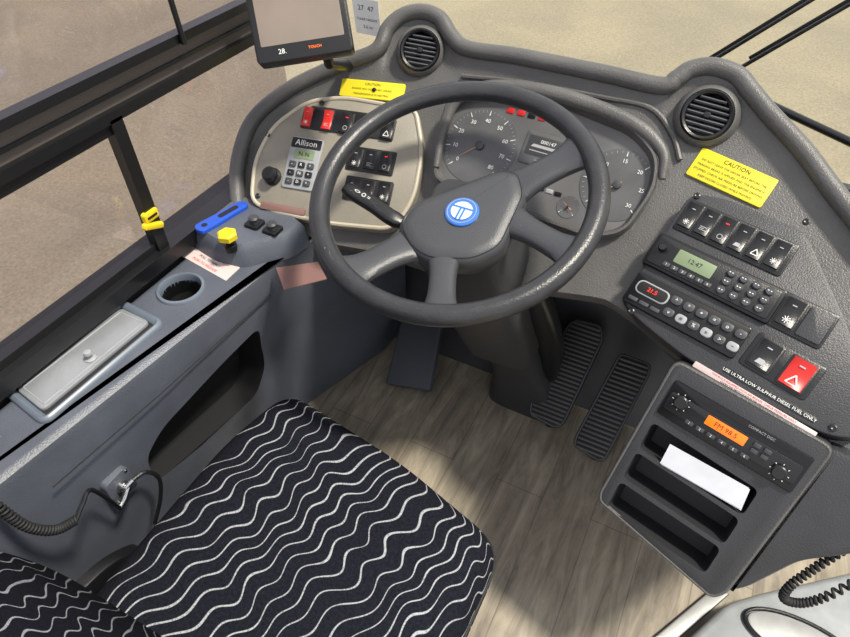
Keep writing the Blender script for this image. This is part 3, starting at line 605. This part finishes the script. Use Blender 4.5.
m.build('emblem',SW,'round blue emblem with silver circular mark')
# ------------------------------------------------------------ seat
def fabric():
    m=bpy.data.materials.new('wave_fabric'); m.use_nodes=True; nt=m.node_tree; b=nt.nodes['Principled BSDF']; b.inputs['Roughness'].default_value=1; b.inputs['Specular IOR Level'].default_value=.05
    L=nt.links.new; N=nt.nodes.new
    tc=N('ShaderNodeTexCoord'); 
    def dot(v):
        d=N('ShaderNodeVectorMath'); d.operation='DOT_PRODUCT'; L(tc.outputs['Object'],d.inputs[0]); d.inputs[1].default_value=v; return d.outputs['Value']
    def M(op,a,b2=None,c=None):
        x=N('ShaderNodeMath'); x.operation=op
        for i,k in enumerate((a,b2,c)):
            if k is None: continue
            if isinstance(k,(int,float)): x.inputs[i].default_value=k
            else: L(k,x.inputs[i])
        return x.outputs[0]
    def noise(s,d=2):
        n=N('ShaderNodeTexNoise'); n.inputs['Scale'].default_value=s; n.inputs['Detail'].default_value=d; L(tc.outputs['Object'],n.inputs['Vector']); return n.outputs['Fac']
    al=dot((.35,.94,-.7)); ac=dot((.94,-.35,-.6))
    nz=noise(7,0); n2=noise(10,0)
    ph=M('MULTIPLY_ADD',nz,7.0,M('MULTIPLY',al,2*pi/.068))
    w=M('ADD',M('MULTIPLY',ac,1/.0235),M('ADD',M('MULTIPLY',M('SINE',ph),.26),M('MULTIPLY',n2,1.8)))
    f=M('ABSOLUTE',M('SUBTRACT',M('FRACT',w),.5))
    wd=M('MULTIPLY_ADD',noise(18,1),.13,-.005)
    sf=N('ShaderNodeMapRange'); sf.interpolation_type='SMOOTHSTEP'; L(M('SUBTRACT',wd,f),sf.inputs['Value']); sf.inputs['From Min'].default_value=-.025; sf.inputs['From Max'].default_value=.025
    st=M('GREATER_THAN',noise(450,1),.42)
    mk=M('MULTIPLY',sf.outputs[0],M('MULTIPLY_ADD',st,.35,.50))
    base=N('ShaderNodeValToRGB'); base.color_ramp.elements[0].color=lin((9,10,13)); base.color_ramp.elements[1].color=lin((36,38,47)); L(noise(230,4),base.inputs['Fac'])
    mx=N('ShaderNodeMix'); mx.data_type='RGBA'; L(mk,mx.inputs[0]); L(base.outputs['Color'],mx.inputs[6]); mx.inputs[7].default_value=lin((170,173,178)); L(mx.outputs[2],b.inputs['Base Color'])
    bp=N('ShaderNodeBump'); bp.inputs['Strength'].default_value=.6; bp.inputs['Distance'].default_value=.003; L(M('ADD',noise(260,3),mk),bp.inputs['Height']); L(bp.outputs['Normal'],b.inputs['Normal'])
    return m
FAB=fabric()
SEAT=empty('driver_seat',(-.34,.2,FLOOR),'black driver seat upholstered with white wavy line fabric','seat')
PS=Pl((0,0,0),(1,0,0),(0,1,0))
op=rpoly([(-.605,-.09),(-.10,-.09),(-.090,.25),(-.088,.448),(-.30,.508),(-.575,.548),(-.607,.40)],.052,7)
m=MB(); m.slab(PS,op,[(.03,.345),(.010,.36),(.0,.39),(0,.43),(.006,.455),(.016,.475),(.030,.489),(.052,.500),(.085,.506),(.13,.509),(.18,.511),(.22,.511)],FAB,fn=scl)
m.build('cushion',SEAT,'cushion in wavy line fabric',ang=80)
m=MB(); m.tube([PS.w(a,b_,.432) for a,b_ in scl(op,.0)],.0028,BLKM,n=8,closed=True); m.build('seam_piping',SEAT,'black seam piping around the cushion')
m=MB(); m.slab(PS,scl(op,.03),[(0,.31),(0,.372)],BLK); m.box((-.50,.02,FLOOR),(-.18,.34,.20),BLKM); 
m.tube([Vector((-.34,.18,.18+i*.0125)) for i in range(14)],[(.15,.13) if i%2 else (.13,.11) for i in range(14)],BLKM,n=24,upv=(0,1,0),sq=.6); m.build('base',SEAT,'black seat suspension base')
bu=Vector((1,0,0)); bv=Vector((0,-.28,.96)); PBk=Pl((-.455,-.005,.49),bu,bv)
m=MB(); bo=rpoly([(-.235,-.04),(.235,-.04),(.245,.3),(.20,.62),(-.20,.62),(-.245,.3)],.10,7); m.slab(PBk,bo,[(.03,-.10),(0,-.08),(0,-.02),(.01,0),(.03,.012),(.07,.018),(.12,.02)][::1],FAB,fn=scl); BKR=m.build('backrest',SEAT,'backrest in wavy line fabric',ang=80)
m=MB(); m.pad(Pl((-.63,.02,.42),(0,1,0),(0,0,1)),rpoly([(-.1,-.06),(.14,-.06),(.18,0),(.12,.05),(-.08,.08)],.03,5),-.0,.02,.006,BLK); m.build('recliner_cover',SEAT,'black recliner cover beside the cushion')
m=MB(); m.tube(spline([W(50,640,.84),W(48,605,.86),W(60,592,.875),W(82,594,.885),W(100,606,.9)],14),.007,BTN,n=10); m.build('lumbar_lever',SEAT,'grey curved lever')
# ------------------------------------------------------------ monitor
mo=W(306,57,1.0); mu=(W(354,50,1.0)-W(258,65,1.0)); mv=W(240,0,1.0)-W(258,65,1.0)
PM=Pl(mo,mu,mv+PW.n*.02)
mw=mu.length; MON=empty('monitor',PM.w(0,0,-.03),'black dash-mounted touchscreen monitor above the dashboard','monitor')
m=MB(); m.pad(PM,rrect(mw,.16,.008,4,0,.078),-.025,.006,.003,BLK); m.build('housing',MON)
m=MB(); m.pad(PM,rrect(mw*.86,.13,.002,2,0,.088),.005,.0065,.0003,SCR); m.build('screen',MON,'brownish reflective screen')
m=MB(); m.text(PM,-.035,.012,.011,'28.',WHITE,.0068); m.build('printed_number',MON)
m=MB(); m.text(PM,.018,.012,.006,'TOUCH',ORG,.0068); m.build('printed_word',MON)
bs=S(350,66); m=MB(); m.tube([PM.w(.03,.03,-.025),PM.w(.03,.0,-.06),bs],[.009,.009,.011],BLK,n=10); m.build('mount_arm',MON)
m=MB(); q=PG.at(*PG.l(366,18),-.004); m.pad(q,rrect(.075,.09,.002,2),-.0005,.0005,.0001,PAPER); m.text(q,0,.022,.018,'27  47',BLK,.001); m.text(q,0,-.006,.009,'CLEAR HEIGHT',BLK,.001); m.text(q,0,-.025,.012,'3.6 m',BLK,.001)
m.build('height_sticker',None,'small white printed sticker beside the monitor','sticker')
m=MB(); m.tube([Vector((XW+.015,.71,1.02)),Vector((XW+.01,.69,1.5))],.0045,BLK,n=10); m.build('mirror_rod',None,'thin black vertical rod on the window rail','rod')
# ------------------------------------------------------------ wipers
def wiper(p0,p1):
    P1=PG.at(0,0,-.03)
    a=W(*p0,P1.t(*p0)); b=W(*p1,P1.t(*p1)); root=empty('windshield_wiper',a,'thin black windshield wiper resting outside the glass','wiper',group='windshield wipers')
    m=MB(); m.tube([a,b],[.0045,.0035],BLK,n=8); m.build('wiper_arm',root)
    off=(UP*.010)+R*.003
    m=MB(); m.tube([a+off+(b-a)*.12,b+off],[(.002,.004)]*2,BLKM,n=8); m.build('wiper_blade',root)
wiper((687,76),(835,-14)); wiper((733,72),(880,-13))
m=MB(); m.tube([W(760,100,1.25),W(850,142,1.16),W(900,165,1.1)],.008,BLK,n=10); m.build('trim_5',kind='structure',label='black windshield base seal')
# ------------------------------------------------------------ step area
m=MB(); tri=PS.at(0,0,FLOOR).L((652,640),(712,590),(727,597),(672,645)); m.pad(PS.at(0,0,FLOOR),tri,0,.018,.005,SILV); m.build('trim_6',kind='structure',label='aluminium step edge strip')
P24=PS.at(0,0,.22)
m=MB(); sp_=rpoly(P24.L((676,650),(728,602),(760,592),(900,560),(1000,700),(760,760)),.02,4); m.slab(P24,sp_,[(0,FLOOR-.22),(0,-.012),(.004,-.004),(.012,0)],LGREY)
m.build('step_cover',None,'light grey moulded cover beside the entry step','cover')
q=P24.at(*P24.l(800,642),0); 
m=MB(); m.tube([q.w(.095*cos(2*pi*i/40),.040*sin(2*pi*i/40),.004) for i in range(40)],.0035,BLK,n=8,closed=True); m.pad(q,rpoly([(.09*cos(2*pi*i/24),.036*sin(2*pi*i/24)) for i in range(24)],.004,2),0,.006,.003,SILV); m.build('access_hatch',None,'oval hatch with black rubber ring on the step cover','hatch')
m=MB(); m.tube(coil([W(870,532,.82),W(840,552,.82),W(812,570,.83),W(790,586,.84),W(784,598,.85),W(800,603,.85),W(825,597,.84),W(870,574,.82)],.0045,.003,40,BLKM,per=10),.0024,BLKM,n=6); m.build('coiled_cord',DASH,'black coiled microphone cord')
# ------------------------------------------------------------ light & camera
sc=bpy.context.scene
w=bpy.data.worlds.new('sky'); sc.world=w; w.use_nodes=True; bg=w.node_tree.nodes['Background']; bg.inputs[0].default_value=(.95,.96,1,1); bg.inputs[1].default_value=1.2
sl=bpy.data.lights.new('sun','SUN'); sl.energy=5.4; sl.angle=rad(7); sl.color=(1,.93,.80); so=bpy.data.objects.new('sun',sl); sc.collection.objects.link(so)
so.rotation_euler=Vector((-.42,-.10,-.9)).to_track_quat('-Z','Y').to_euler(); so.location=(0,0,4)
cd=bpy.data.cameras.new('camera'); cam=bpy.data.objects.new('camera',cd); sc.collection.objects.link(cam); sc.camera=cam
cd.sensor_width=36; cd.lens=36*F/850; cd.clip_start=.01
cam.matrix_world=Matrix(((R.x,UP.x,-AX.x,CAM.x),(R.y,UP.y,-AX.y,CAM.y),(R.z,UP.z,-AX.z,CAM.z),(0,0,0,1)))
sc.view_settings.view_transform='Standard'
